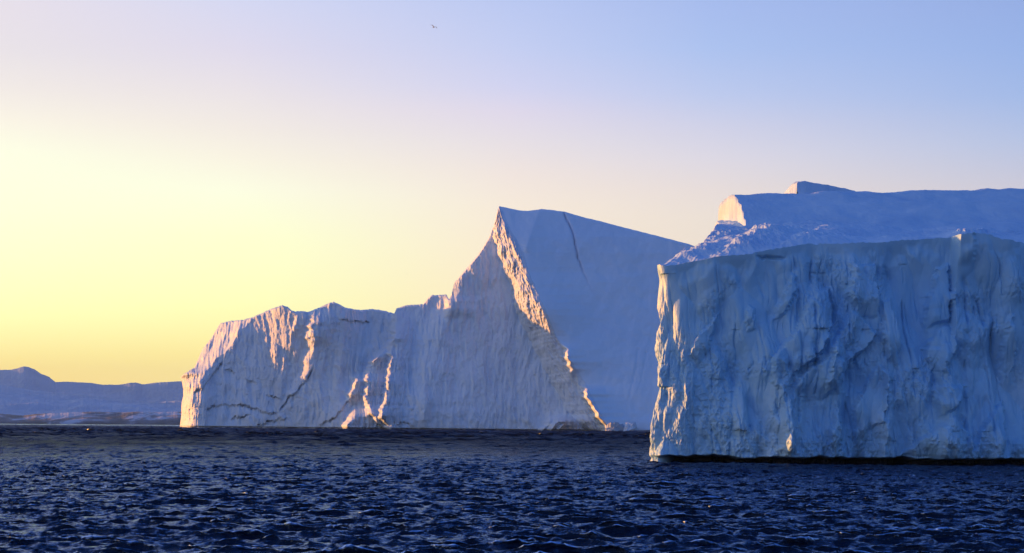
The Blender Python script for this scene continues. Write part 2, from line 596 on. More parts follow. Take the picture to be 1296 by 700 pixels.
def build_mid():
    n1, n2, n3 = 640, 110, 260          # columns of left wall, lit flank, smooth slope
    rows = 400
    t = np.linspace(0, 1, rows) ** 1.0

    def vs(u):
        return np.interp(u, SKY_MID[:, 0], SKY_MID[:, 1])

    def vb(u):
        return np.interp(u, [228, 500, 770, 830, 1085], [540.8, 543.5, 546.2, 546.6, 548.4])

    def guide(top, base, pts):
        p = np.array([top] + pts + [base], float)
        v = vb(base[0]) + (top[1] - vb(base[0])) * t
        return np.interp(v, p[:, 1], p[:, 0])
    G0 = guide((229.5, 476), (227.5, 541), [(231.5, 488), (232, 500), (229.5, 525)])
    G1 = guide((626, 280), (742, 546), [(624, 300), (634, 335), (645, 360), (652, 392), (668, 425), (690, 470), (718, 520)])
    G2 = guide((632, 260.5), (772, 546), [(642, 285), (652, 303), (661, 320), (668, 345), (680, 372), (692, 398), (703, 425), (717, 448), (741, 487), (755, 515)])
    gv = 540 + (270 - 540) * t
    G2s = G2.copy()
    G1 = G1 + 2.2 * noise(gv / 11, gv * 0, 101) + 1.0 * noise(gv / 4, gv * 0, 102)
    G2 = G2 + (1.6 * noise(gv / 9, gv * 0, 103) + 1.0 * noise(gv / 3, gv * 0, 104)) * (1 - t ** 8)
    G3 = guide((1080, 530), (1085, 548), [])
    # columns: spaced evenly along the skyline between the guides
    s1 = np.linspace(0, 1, n1)
    # denser where the skyline is steep
    ut = 229.5 + (626 - 229.5) * s1
    seg = np.hypot(np.diff(ut), np.diff(vs(ut)) * 0.6)
    cum = np.concatenate([[0], np.cumsum(seg)])
    s1 = np.interp(np.linspace(0, cum[-1], n1), cum, s1)
    s2 = np.linspace(0, 1, n2 + 1)[1:]
    s3 = np.linspace(0, 1, n3 + 1)[1:]
    top_u = np.concatenate([229.5 + (626 - 229.5) * s1, 626 + 6 * s2, 632 + (1080 - 632) * s3])
    U = np.concatenate([G0[None] + (G1 - G0)[None] * s1[:, None], G1[None] + (G2 - G1)[None] * s2[:, None],
                        G2[None] + (G3 - G2)[None] * s3[:, None]], 0)
    vbase = vb(U[:, :1])
    vtop = vs(top_u)[:, None]
    V = vbase + (vtop - vbase) * t[None]
    T = np.broadcast_to(t[None], V.shape)
    H = vbase - V                                     # height in pixels above the water
    iL = n1 + n2
    g1 = np.interp(V, (vb(742) + (280 - vb(742)) * t)[::-1], G1[::-1])
    g2s = np.interp(V, (vb(772) + (260.5 - vb(772)) * t)[::-1], G2s[::-1])
    g2 = np.interp(V, (vb(772) + (260.5 - vb(772)) * t)[::-1], G2[::-1])

    # general plan: the wall runs from far left to nearer right
    D = 1120 - (U - 230) * 0.268
    # the walls lean back
    lean_wall = 0.16 * H + 0.0006 * H ** 2 * 0.2
    lean_slab = 0.46 * H - 34
    w = np.zeros_like(U)
    w[n1:iL] = s2[:, None] ** 0.8
    w[iL:] = 1.0
    top_fade = sm(vtop + H * 0 + 0 - V, -75, -5)       # near the crest both meet
    slab = lean_slab - np.clip(U - g2, 0, 400) * 0.0
    join = lean_wall
    depth_gain = np.interp(V, [258, 300, 390, 425, 470, 546], [1, 22, 42, 27, 17, 10])
    tab = np.arange(240.0, 560.0)
    dg = np.interp(tab, [258, 300, 390, 425, 470, 546], [1, 22, 42, 27, 17, 10])
    ker = np.exp(-(np.arange(-20, 21) / 12.0) ** 2)
    dg = np.convolve(np.pad(dg, 20, mode='edge'), ker / ker.sum(), 'valid')
    far = sm(U - g2, -20, 75)
    depth_gain = np.interp(V, tab, dg) * (1 - far) + np.interp(V, [258, 300, 546], [1, 14, 20]) * far
    slab_rel = 0.42 * H - 0.42 * np.interp(V, [258, 546], [285, 0]) * 0
    D_wall = D + lean_wall
    # slope of the slab measured from the crest line so that it meets the wall at the peak
    crest_H = (vbase - vtop)
    D_ridge = (1120 - (g2s - 230) * 0.268) + 0.16 * H + 0.00012 * H ** 2 - depth_gain
    D_slab = D_ridge + (U - g2s) * 0.05 + 0.105 * H * sm(U - g2s, 0, 260)
    Dm = D_wall * (1 - w) + D_slab * w

    left = (1 - w)
    # ---- left mass: swells forward; the end turns away to the left
    end_t = np.exp(-(U - 229) / 11.0)
    Dm += 26 * end_t * left
    # upper left shoulder faces the sun: it falls back to the left of a slanting edge
    edge = np.interp(V, [384, 400, 420, 440, 455, 470, 490, 540], [352, 322, 303, 290, 276, 262, 247, 243])
    edge = edge + 4.0 * noise(U / 9.0 + V / 30.0, V / 26.0, 5) + 1.6 * noise(U / 3.0 + V / 20, V / 12.0, 6)
    back = np.clip(edge - U, 0, 80)
    sh = back * 1.25 * (1 - sm(V, 462, 476))
    sh += np.clip(edge - U, 0, 14) * 0.9 * sm(V, 470, 480) * 1.0
    # flat ledge between the two lit faces
    sh += 0.0
    Dm += sh * left
    led = sm(V, 452, 480) * (1 - sm(U, 250, 275))
    Dm -= 10 * led * left
    # bowls and spurs of the long wall
    R = 0
    R = R + ridge(U, V, [(404, 389), (398, 400), (396, 412), (393, 428)], 9, 9, 26)
    R = R + ridge(U, V, [(379, 394), (374, 405), (372, 420)], 3, 5, 18)
    R = R + ridge(U, V, [(412, 385), (404, 410), (399, 440), (390, 470), (372, 500), (360, 525)], 5, 12, 40)
    R = R + ridge(U, V, [(503, 388), (501, 420), (498, 432), (483, 448), (469, 465), (465, 480), (466, 500)], 16, 8, 40)
    R = R + ridge(U, V, [(500, 425), (496, 450), (494, 470), (491, 490), (488, 510), (484, 530), (494, 545)], 15, 7, 60)
    R = R + ridge(U, V, [(456, 473), (450, 485), (444, 502)], 15, 7, 22)
    R = R + ridge(U, V, [(462, 500), (470, 520), (478, 535), (494, 545)], 9, 6, 24)
    R = R + ridge(U, V, [(450, 515), (446, 530), (438, 546)], 16, 9, 24)
    R = R + ridge(U, V, [(520, 490), (522, 510), (524, 530)], 4, 5, 40)
    R = R + ridge(U, V, [(570, 374), (568, 384), (566, 395)], 6, 6, 30)
    R = R + ridge(U, V, [(632, 262), (626, 285), (600, 330), (585, 360), (560, 420), (540, 500)], 9, 30, 60)
    R = R + ridge(U, V, [(700, 526), (694, 536), (686, 546)], 14, 8, 22)
    R = R + ridge(U, V, [(741, 488), (746, 505), (756, 522), (770, 546)], 30, 9, 13, 0.2)
    R = R + ridge(U, V, [(711, 434), (717, 442), (724, 460)], 15, 7, 10, 0.7)
    R = R + ridge(U, V, [(712, 524), (706, 534), (698, 546)], 13, 8, 18, 0.3)
    R = R + ridge(U, V, [(714, 527), (711, 537), (708, 546)], 6, 5, 18)
    Dm -= R
    # scree cone under the middle
    Dm -= 14 * np.exp(-((U - 455) / 60) ** 2) * sm(V, 470, 546)
    Dm -= 9 * np.exp(-((U - 560) / 70) ** 2) * sm(V, 440, 546)
    Dm -= 15 * T * sm(U, 320, 370) * (1 - sm(U, 430, 470)) * left
    # ---- flutes and roughness
    warp = 6 * fbm(U / 60, V / 90, 3, 9)
    fl = ridged((U + warp) / 15.0, V / 110.0 + U / 200.0, 5, 21, 0.55)
    rough = fbm((U + 0.5 * warp) / 19.0, V / 62.0, 6, 4, 0.55)
    fine = fbm((U + warp * 0.3) / 4.0, V / 15.0, 4, 12, 0.6)
    amp = left * np.minimum(1, H / 20 + 0.4)
    amp = np.maximum(amp, 0.0)
    strand = np.exp(-((U - 472) / 40) ** 2) * sm(V, 425, 470)
    Dm -= left * 1.1 * strand * ridged((U + warp) / 4.0, V / 40.0, 3, 121, 0.65)
    Dm -= amp * (0.85 * fl + 1.7 * rough + 0.42 * fine + 0.8 * fbm(U / 26, V / 30, 5, 130, 0.6)) - 0.0
    Dm -= np.exp(-((U - 238) / 10) ** 2) * left * 1.3 * ridged((U + warp * 0.3) / 3.0, V / 34.0, 3, 131)
    # the flank is streaked, the slope nearly smooth
    ws = w * (1 - w) * 4
    qf = (U - g1) / np.maximum(g2 - g1, 3.0)
    Dm -= (1 - 0.6 * sm(V, 395, 430)) * sm(w * (1 - w), 0.0, 0.12) * (2.4 * fbm(qf * 3.0 + V / 70, V / 30.0, 5, 40, 0.62) + 1.3 * ridged(qf * 5 + V / 50, V / 24.0, 3, 44, 0.6))
    wsl = np.zeros_like(w)
    wsl[iL:] = sm(s3, 0.0, 0.03)[:, None]
    Dm -= wsl * (3.0 * fbm(U / 90, V / 70, 4, 50, 0.5) + 0.30 * fbm(U / 9, V / 11, 4, 51) + 0.5 * ridged((U + V * 0.3) / 26, V / 90, 3, 52))
    # facet of the slope: a faint spur from the crest at 685
    Dm -= wsl * 5.0 * np.exp(-np.abs(U - (683 - (V - 265) * 0.35)) / 14.0) * (1 - sm(V, 300, 350))
    dirt_shade = np.zeros_like(U)
    # long hairline crevasse of the slope
    for pts, wd, dp in (([(713, 268), (716, 276), (724, 292), (728, 310), (731, 326), (738, 345), (748, 365), (760, 385)], 1.1, 3.0),
                        ([(808, 440), (804, 470), (797, 500), (792, 530)], 1.5, 1.2),
                        ([(818, 445), (812, 480), (803, 510)], 1.3, 1.0)):
        ul, v0, v1 = poly_u(V, pts)
        ul = ul + 0.9 * noise(V / 6, U * 0, 61)
        k = np.exp(-((U - ul) / wd) ** 2) * sm(V, v0 - 1, v0 + 2) * (1 - sm(V, v0 + (v1 - v0) * 0.3, v1)) * wsl
        Dm += dp * k
        dirt_shade = np.maximum(dirt_shade, 0.75 * k * (dp > 2))  # the main crevasse gets a darker tone along its groove
        Dm -= 1.5 * wsl * sm(U - ul, -1, 3) * np.exp(-np.clip(U - ul, 0, 99) / 12) * sm(V, v0, v0 + 5) * (1 - sm(V, v0, v1)) * (dp > 2)
    # broken edges, their grooves darkened by colour, low on the left wall
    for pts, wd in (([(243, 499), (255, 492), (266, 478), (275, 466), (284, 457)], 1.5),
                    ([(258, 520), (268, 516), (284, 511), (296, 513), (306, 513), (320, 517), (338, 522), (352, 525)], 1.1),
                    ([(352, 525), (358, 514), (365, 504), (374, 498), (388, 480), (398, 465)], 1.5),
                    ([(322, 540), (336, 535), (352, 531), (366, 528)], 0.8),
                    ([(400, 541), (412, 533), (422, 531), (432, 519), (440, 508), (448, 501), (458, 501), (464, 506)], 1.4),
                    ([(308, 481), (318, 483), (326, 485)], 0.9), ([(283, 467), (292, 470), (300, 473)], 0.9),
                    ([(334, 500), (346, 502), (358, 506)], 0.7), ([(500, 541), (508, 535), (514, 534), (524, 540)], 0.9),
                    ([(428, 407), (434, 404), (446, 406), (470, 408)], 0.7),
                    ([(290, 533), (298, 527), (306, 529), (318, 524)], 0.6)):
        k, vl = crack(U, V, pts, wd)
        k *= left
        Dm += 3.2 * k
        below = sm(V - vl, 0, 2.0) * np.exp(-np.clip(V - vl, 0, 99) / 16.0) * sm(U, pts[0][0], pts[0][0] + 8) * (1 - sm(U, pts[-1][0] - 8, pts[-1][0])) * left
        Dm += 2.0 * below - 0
        dirt_shade = np.maximum(dirt_shade, np.clip(0.95 * k * (0.55 + 0.6 * noise(U / 6, V / 4, 34)), 0, 0.8))
    # meltwater notch at the waterline
    notch = 1 - sm(H, 0.8, 2.2)
    Dm += 2.2 * notch
    dirt_shade = np.maximum(dirt_shade, 0.55 * notch * sm(noise(U / 14, V * 0, 71), -0.3, 0.4))  # notch darkened by colour in patches
    # round the crest over: the last rows roll back
    roll = np.clip((T - 0.985) / 0.015, 0, 1)
    Dm += 4.0 * roll ** 2
    # ragged skyline
    V2 = V - (0.55 * noise(top_u / 3.1, top_u * 0, 80) + 0.9 * noise(top_u / 9, top_u * 0, 81))[:, None] * np.where(top_u < 640, 1.0, 0.35)[:, None] * T ** 6
    P = world(U, V2, Dm)
    P[:, 0, 2] = np.minimum(P[:, 0, 2], -1.5)
    # ---- the far side: from the crest back and down to the water
    kb = np.linspace(0, 1, 26)[1:]
    crest = P[:, -1]
    thick = (30 + 120 * sm(top_u, 235, 420)) * (1 - 0.9 * sm(top_u, 980, 1080)) * sm(top_u, 228, 262) + 4
    backs = []
    for k in kb:
        q = crest.copy()
        q[:, 1] += thick * (k ** 0.8)
        q[:, 0] += q[:, 0] / q[:, 1] * 0 + 6 * noise(top_u / 30, top_u * 0 + k * 3, 90) * k * (1 - k)
        q[:, 2] = crest[:, 2] * (1 - k ** 1.6) - 1.5 * k + 4 * noise(top_u / 18, top_u * 0 + k * 4, 91) * k * (1 - k) * 2
        backs.append(q)
    P = np.concatenate([P, np.stack(backs, 1)], 1)
    dirt_shade = np.concatenate([dirt_shade, np.zeros((len(U), len(kb)))], 1)
    root = empty('iceberg', (0, 1000, 0))
    a = grid_mesh('ice_cliff', P[:iL + 1], M_MID, attrs={'dirt_shade': dirt_shade[:iL + 1]})
    b = grid_mesh('snow_slope', P[iL:], M_MID_SNOW, attrs={'dirt_shade': dirt_shade[iL:]})
    under(a, root)
    under(b, root)
    tag(root, 'jagged distant iceberg with a sharp leaning peak and fluted pinkish grey cliffs', 'iceberg', 'icebergs afloat in the bay')


build_mid()

# ------------------------------------------------------------------ the flat-topped near iceberg
YN = 133.0
RIM = np.array([(-10, 16.8), (12, 16.8), (13.5, 16.7), (17, 17.3), (21, 17.8), (24.5, 18.4), (28, 18.5), (31, 18.6), (33.4, 18.85),
                (35.5, 18.95), (38, 19.2), (39.3, 19.1), (40.2, 18.75), (43.5, 18.45), (50, 18.2), (95, 18)], float)


def build_near():
    # plan of the waterline, anticlockwise from the back left
    plan = np.array([(30, 183), (21.8, 176), (20.2, 163), (16.9, 150), (14.6, 142.0), (14.0, 138.6), (12.9, 136.6), (12.45, 135.4), (12.5, 134.6), (12.95, 134.1), (13.9, 133.8), (15.4, 133.5),
                     (17, 133.0), (22, 132.9), (30, 132.8), (38, 132.6), (44, 132.8), (52, 134), (62, 137), (74, 146), (80, 160), (76, 176), (62, 184), (45, 185)], float)
    closed = np.concatenate([plan, plan[:1]])
    # smooth (Catmull-Rom) and resample: dense on the visible stretch
    pts = []
    n = len(plan)
    for i in range(n):
        p0, p1, p2, p3 = plan[(i - 1) % n], plan[i], plan[(i + 1) % n], plan[(i + 2) % n]
        for s in np.linspace(0, 1, 60, endpoint=False):
            pts.append(0.5 * ((2 * p1) + (-p0 + p2) * s + (2 * p0 - 5 * p1 + 4 * p2 - p3) * s * s + (-p0 + 3 * p1 - 3 * p2 + p3) * s ** 3))
    pts = np.array(pts + pts[:1])
    seg = np.hypot(*np.diff(pts, axis=0).T)
    mid = (pts[1:] + pts[:-1]) / 2
    dens = np.where((mid[:, 1] < 150) & (mid[:, 0] < 48), 26.0, 2.2)
    dens = np.where((mid[:, 0] < 15) & (mid[:, 1] < 142), 48.0, dens)
    cum = np.concatenate([[0], np.cumsum(seg * dens)])
    ncol = int(cum[-1])
    s = np.linspace(0, cum[-1], ncol, endpoint=False)
    Q = np.stack([np.interp(s, cum, pts[:, 0]), np.interp(s, cum, pts[:, 1])], -1)
    arc = np.interp(s, cum, np.concatenate([[0], np.cumsum(seg)]))
    tg = np.roll(Q, -1, 0) - np.roll(Q, 1, 0)
    tg /= np.linalg.norm(tg, axis=1, keepdims=True)
    nrm = np.stack([tg[:, 1], -tg[:, 0]], -1)          # outward for this turning sense
    ctr = np.array([45, 155.0])
    if np.sum((Q - ctr) * nrm) < 0:
        nrm = -nrm
    rows = 430
    t = np.linspace(0, 1, rows)
    x = Q[:, 0]
    front = np.interp(Q[:, 1], [140, 150], [1, 0])
    rim = np.interp(x, RIM[:, 0], RIM[:, 1])
    back_rim = np.interp(Q[:, 1], [136, 150, 160, 176, 186], [16.8, 19.2, 20.8, 21, 21])
    rim = rim * front + back_rim * (1 - front)
    rim = rim + 0.12 * noise(arc / 2.6, arc * 0, 4) + 0.14 * np.minimum(0, noise(arc / 0.9, arc * 0, 5)) + 0.06 * noise(arc / 0.3, arc * 0, 6)
    Zr = -1.2 + (rim[:, None] + 1.2) * t[None]
    S = np.broadcast_to(arc[:, None], Zr.shape)
    X = np.broadcast_to(x[:, None], Zr.shape)
    # photo coordinates of the undisplaced wall, to put the features where they belong
    U = CX + F * X / Q[:, 1][:, None]
    Vv = VH + ROLL * (U - CX) - F * (Zr - CAM_H) / Q[:, 1][:, None]
    hz = Zr / rim[:, None]
    fr = sm(U, 842, 862) * (1 - sm(np.broadcast_to(Q[:, 1][:, None], U.shape), 140, 150))
    # --- relief, metres outward
    warp = 1.2 * fbm(S / 4.0, Zr / 5.0, 3, 2)
    R = np.zeros_like(Zr)
    body = sm(hz + 0.05 * noise(S / 2.2, S * 0, 39) + 0.02 * noise(S / 0.6, Zr, 40), 0.99, 0.89) * (0.35 + 0.65 * fr * (0.45 + 0.55 * sm(U, 865, 930)))                           # smooth firn band under the rim
    roughz = sm(fbm(S / 6.0, Zr / 6.0, 3, 38) + 0.9 * (0.5 - hz), -0.35, 0.55)     # broken low down, smoother above
    R += body * 0.9 * fbm(S / 7.0, Zr / 16.0, 3, 14)
    R += body * 1.8 * (facets((S + 0.3 * warp + 0.16 * Zr) / 2.6, Zr / 8.0, 23, 0.8) - 0.3)
    R += body * 0.7 * (facets((S + 0.2 * warp - 0.08 * Zr) / 1.0, Zr / 2.8, 29, 1.0) - 0.3) * (0.35 + 0.65 * roughz)
    R += body * 0.30 * roughz * (facets((S + 0.2 * Zr) / 0.45, Zr / 1.0, 31, 1.1) - 0.3)
    R += body * 0.09 * roughz * ridged(S / 0.35, Zr / 0.6, 4, 37, 0.6)
    # deep vertical clefts between the columns
    for sc, st, wd, am, sd in ((2.7, 15.0, 0.05, 0.45, 201), (1.3, 6.0, 0.08, 0.25, 205), (0.6, 3.0, 0.13, 0.12, 209)):
        nn = noise((S + 0.25 * warp + 0.05 * Zr) / sc, Zr / (2 * st), sd)
        R -= body * am * np.exp(-np.abs(nn) / wd) * sm(fbm(S / 2.5, Zr / 3.5, 3, sd + 2), -0.25, 0.4)
    # flatiron buttresses: apex up, widening downward
    rng = np.random.default_rng(11)
    irons = [(1047, 362, 60, 520, 0.5, 0.75), (900, 394, 42, 575, 0.4, 0.5), (990, 377, 36, 520, 0.4, 0.6), (1175, 440, 36, 560, 0.5, 0.5)]
    for k in range(34):
        irons.append((rng.uniform(850, 1420), rng.uniform(400, 545), rng.uniform(10, 30), 0, rng.uniform(0.2, 0.5), rng.uniform(0.3, 0.8)))
    wu = 5 * noise(U / 16, Vv / 26, 60) + 1.2 * noise(U / 6, Vv / 14, 61)
    for (ua, va, wd, vend, dp, skew) in irons:
        if not vend:
            vend = va + rng.uniform(35, 120)
        dp = dp * (0.25 if ua < 980 else 1.0)
        f = np.clip((Vv - va) / (vend - va), 0, None)
        half = wd * (0.25 + 0.75 * np.clip(f, 0, 1) ** 0.7)
        c = ua + (skew - 0.5) * -wd * 0.6 * np.clip(f, 0, 1)
        q = (U + wu - c) / half
        tri = np.where(q < 0, 1 + q / (2 * skew), 1 - q / (2 * (1 - skew)))
        tri = np.clip(tri, 0, 1)
        R += fr * dp * 2.2 * np.minimum(tri * 1.6, 1) ** 0.9 * sm(f, -0.01, 0.05) * (1 - sm(f, 0.75, 2.3)) * (0.16 + 0.84 * np.clip(f, 0, 1) ** 0.9)
    for pts, dp in (([(575, 65), (520, 85), (470, 140), (440, 230), (350, 330), (345, 420), (400, 480), (440, 390), (520, 330), (560, 260), (580, 180)], 1.9),
                    ([(560, 270), (530, 340), (440, 400), (400, 500), (520, 490), (580, 450), (610, 350)], 1.5),
                    ([(745, -20), (650, -10), (635, 60), (615, 100), (650, 150), (640, 200), (690, 190), (745, 190), (755, 100)], 1.6),
                    ([(640, 150), (560, 300), (530, 480), (600, 460), (640, 350), (700, 300), (740, 250), (690, 190)], 1.7),
                    ([(760, 120), (750, 250), (770, 330), (820, 380), (830, 260), (800, 110)], 1.2),
                    ([(1015, -20), (965, 0), (905, 200), (915, 250), (950, 215), (1010, 200), (1020, 100)], 1.7),
                    ([(1010, 200), (955, 225), (905, 300), (930, 380), (990, 400), (1020, 300)], 1.5),
                    ([(430, 10), (415, 60), (355, 190), (350, 210), (420, 160), (450, 90), (455, 30)], 1.3),
                    ([(180, 150), (110, 230), (60, 320), (110, 360), (150, 260)], 1.0),
                    ([(270, 130), (255, 200), (270, 240), (300, 230), (300, 150)], 0.9),
                    ([(590, 470), (555, 600), (545, 700), (615, 700), (600, 560)], 1.5),
                    ([(1215, 140), (1190, 250), (1185, 430), (1230, 440), (1250, 300)], 1.2),
                    ([(270, 380), (200, 450), (180, 640), (260, 660), (275, 500)], 0.15),
                    ([(1000, 540), (880, 630), (820, 690), (1080, 700), (1060, 600)], 1.5),
                    ([(1200, 480), (1110, 560), (1060, 700), (1180, 700), (1200, 560)], 1.4),
                    ([(930, 420), (940, 560), (1010, 520), (1060, 430), (990, 430)], 1.2),
                    ([(380, 640), (340, 700), (450, 700), (440, 560), (400, 560)], 0.9),
                    ([(700, 420), (640, 520), (660, 640), (760, 560), (790, 400), (740, 340)], 1.3),
                    ([(1330, 120), (1290, 260), (1300, 520), (1400, 560), (1410, 250)], 1.5),
                    ([(1500, 40), (1460, 300), (1430, 640), (1560, 660), (1590, 200)], 1.6)):
        R += fr * broken_slab(U, Vv, [(850 + a / 2.916, 340 + b / 2.916) for a, b in pts], dp, 4.5)
    # pillar right of x = 1203: the wall steps forward there
    ul = 1202 - (Vv - 305) * 0.05 + 1.2 * noise(Vv / 30, U * 0, 62)
    step = sm(U - ul, -2.5, 2.5) * (1 - sm(U, 1262, 1300)) * (1 - sm(Vv, 415, 470))
    R += fr * 1.5 * step
    blk = step * (1 - sm(U + 2 * noise(Vv / 5, U * 0, 64), 1217, 1225)) * (1 - sm(Vv + 3 * noise(U / 7, U * 0, 65), 318, 342))
    R += fr * 0.5 * blk
    flat = step * sm(Vv, 300, 330)
    # scoop left of it
    R -= fr * 0.9 * np.exp(-((U - 1165) / 32) ** 2) * np.exp(-((Vv - 345) / 50) ** 2)
    R -= fr * 0.7 * np.exp(-((U - 1120) / 30) ** 2) * np.exp(-((Vv - 350) / 40) ** 2)
    R -= fr * 0.6 * np.exp(-((U - 930) / 60) ** 2) * np.exp(-((Vv - 355) / 30) ** 2)
    # slot under the rim at 950
    R -= fr * 0.4 * np.exp(-((Vv - (327 + 2 * noise(U / 6, U * 0, 63) + 0.06 * (U - 970))) / 1.8) ** 2) * sm(U, 952, 964) * (1 - sm(U, 984, 994))
    # --- the left end: curtains of ice with ribs that catch the sun
    lf = (1 - sm(U, 842, 862)) * (Q[:, 1][:, None] < 150)
    cur = 1.2 * (facets(S / 0.95 + 0.2 * warp - Zr / 7.0, Zr / 3.2, 91, 0.9) - 0.45) + 0.2 * fbm(S / 0.5, Zr / 1.5, 4, 92)
    R += lf * sm(hz, 0.95, 0.7) * 0.62 * cur * (1 - 0.25 * sm(U, 836, 850))
    R += lf * np.interp(hz, [0, 0.08, 0.3, 0.55, 0.72, 0.86, 1.0], [0.75, 0.45, 0.10, -0.2, -0.4, -0.1, 0.0])
    # slight overhang of the firn rim and the notch the sea has cut
    R += 0.6 * sm(hz, 0.70, 1.0) * fr * sm(U, 838, 960)
    R += 0.10 * sm(hz, 0.93, 0.995) * (fr + lf)
    R += 2.4 * (1 - np.clip(hz, 0, 1)) ** 1.3 * fr * sm(U, 820, 1180)
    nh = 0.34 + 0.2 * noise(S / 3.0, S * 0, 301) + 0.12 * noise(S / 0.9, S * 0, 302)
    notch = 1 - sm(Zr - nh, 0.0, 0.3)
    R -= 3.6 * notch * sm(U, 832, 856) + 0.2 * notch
    # --- top surface
    W = np.zeros((ncol, rows, 3))
    W[..., 0] = Q[:, 0][:, None] + nrm[:, 0][:, None] * R
    W[..., 1] = Q[:, 1][:, None] + nrm[:, 1][:, None] * R
    W[..., 2] = Zr
    wall = grid_mesh('ice_cliff', W, M_NEAR, wrap=True, attrs={'dirt_shade': 0.97 * notch * sm(U, 835, 850)})  # shade of the sea-cut notch is put into the ice colour
    # top: shrink the rim toward a medial line
    med = np.stack([np.clip(Q[:, 0] * 0.75 + 11, 28, 66), np.clip(Q[:, 1] * 0.0 + 163, 163, 163)], -1)
    q = np.concatenate([[0, 0.004, 0.012], np.linspace(0.022, 1, 260) ** 1.15])
    rim3 = W[:, -1]
    TX = rim3[:, 0][:, None] * (1 - q) + med[:, 0][:, None] * q
    TY = rim3[:, 1][:, None] * (1 - q) + med[:, 1][:, None] * q
    # heights of the snow field
    base = np.interp(TY, [133, 140, 150, 158, 164, 170, 182], [18.0, 19.2, 21.2, 23.1, 24.6, 25.6, 25.0])
    base = base + np.interp(TX, [12, 20, 30, 46, 80], [-1.2, -0.4, 0.0, 0.15, 0.0]) * 1.0
    # swell that catches the sun at the left
    base += 0.7 * np.exp(-((TX - 24) / 4.5) ** 2 - ((TY - 142) / 6) ** 2)
    base += 0.55 * np.exp(-((TX - 43 - (TY - 150) * 0.15) / 2.2) ** 2 - ((TY - 150) / 5) ** 2)
    for (xa, ya, xb, yb, dh, rise, fall) in ((19.0, 134.5, 27.5, 154.0, 0.8, 2.6, 7.0), (23.5, 134.5, 29.0, 144.0, 0.45, 1.8, 5.0), (16.0, 136.0, 21.5, 152.0, 0.35, 2.0, 3.0)):
        f = (TY - ya) / (yb - ya)
        dx = TX - (xa + (xb - xa) * f) + 0.7 * noise(TY / 2.2, TX / 5, 8) + 0.3 * noise(TY / 0.7, TX / 2, 9)
        base += dh * np.where(dx < 0, sm(dx, -rise, 0), np.exp(-np.maximum(dx, 0) / fall)) * sm(f, -0.15, 0.2) * (1 - sm(f, 0.75, 1.1))
    for (xa, ya, xb, yb, wd, am) in ((40.2, 144.0, 55.0, 163.0, 1.1, 0.34), (19.5, 135.5, 27.5, 154.0, 2.2, 0.14), (15.0, 137.0, 21.0, 156.0, 2.0, 0.12), (24.0, 135.5, 32.0, 147.0, 1.0, 0.14)):
        f = (TY - ya) / (yb - ya)
        dx = TX - (xa + (xb - xa) * f) + 0.9 * noise(TY / 2.5, TX / 5, 10)
        bm = np.exp(-(dx / wd) ** 2) * sm(f, -0.1, 0.1) * (1 - sm(f, 0.85, 1.1))
        base += bm * am * (0.8 * fbm(TX / 0.55, TY / 1.3, 4, 12, 0.6) + 0.5)
    base += 0.5 * fbm(TX / 9, TY / 9, 3, 7)
    base += 0.16 * ridged(TX / 1.6 + TY / 5.0, TY / 4.0, 3, 17, 0.5) * sm(TX, 40, 18)
    base += 0.07 * fbm(TX / 1.2, TY / 1.5, 4, 18, 0.55) + 0.015 * fbm(TX / 0.25, TY / 0.3, 2, 19)
    wq = sm(q, 0.0, 0.16)[None]
    TZ = rim3[:, 2][:, None] * (1 - wq) + base * wq
    T = np.stack([TX, TY, TZ], -1)
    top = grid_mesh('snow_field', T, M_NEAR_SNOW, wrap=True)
    return wall, top


def ledge(name, xl, xr, y0, y1, ztop, nx, ny, mat, foot=12.0):
    """a block of firn with its own top, standing in the snow field: steep sides down to the foot"""
    a = np.linspace(0, 1, nx)
    y = np.linspace(y0, y1, ny)
    Y = np.broadcast_to(y[None], (nx, ny)).copy()
    X = xl(y)[None] + (xr(y) - xl(y))[None] * (a ** 1.6)[:, None]
    Zt = ztop(X, Y)
    P = np.stack([X, Y, Zt], -1)
    k = np.linspace(1, 0, 26)[:-1]
    left = []
    for f in k[::-1][::-1]:
        q = P[0].copy()
        q[:, 2] = foot + (q[:, 2] - foot) * (1 - f)
        q[:, 0] += -0.05 + 0.22 * fbm(q[:, 1] / 0.8, q[:, 2] / 1.6, 4, 77) * np.minimum(1, f * 6) + 0.4 * f
        left.append(q)
    right = P[-1].copy()
    right[:, 2] = foot
    P = np.concatenate([np.stack(left), P, right[None]], 0)
    back = P[:, -1].copy()
    back[:, 2] = np.minimum(back[:, 2], foot)
    frnt = P[:, 0].copy()
    frnt[:, 2] = np.minimum(frnt[:, 2], foot)
    P = np.concatenate([frnt[:, None], P, back[:, None]], 1)
    return grid_mesh(name, P, mat)


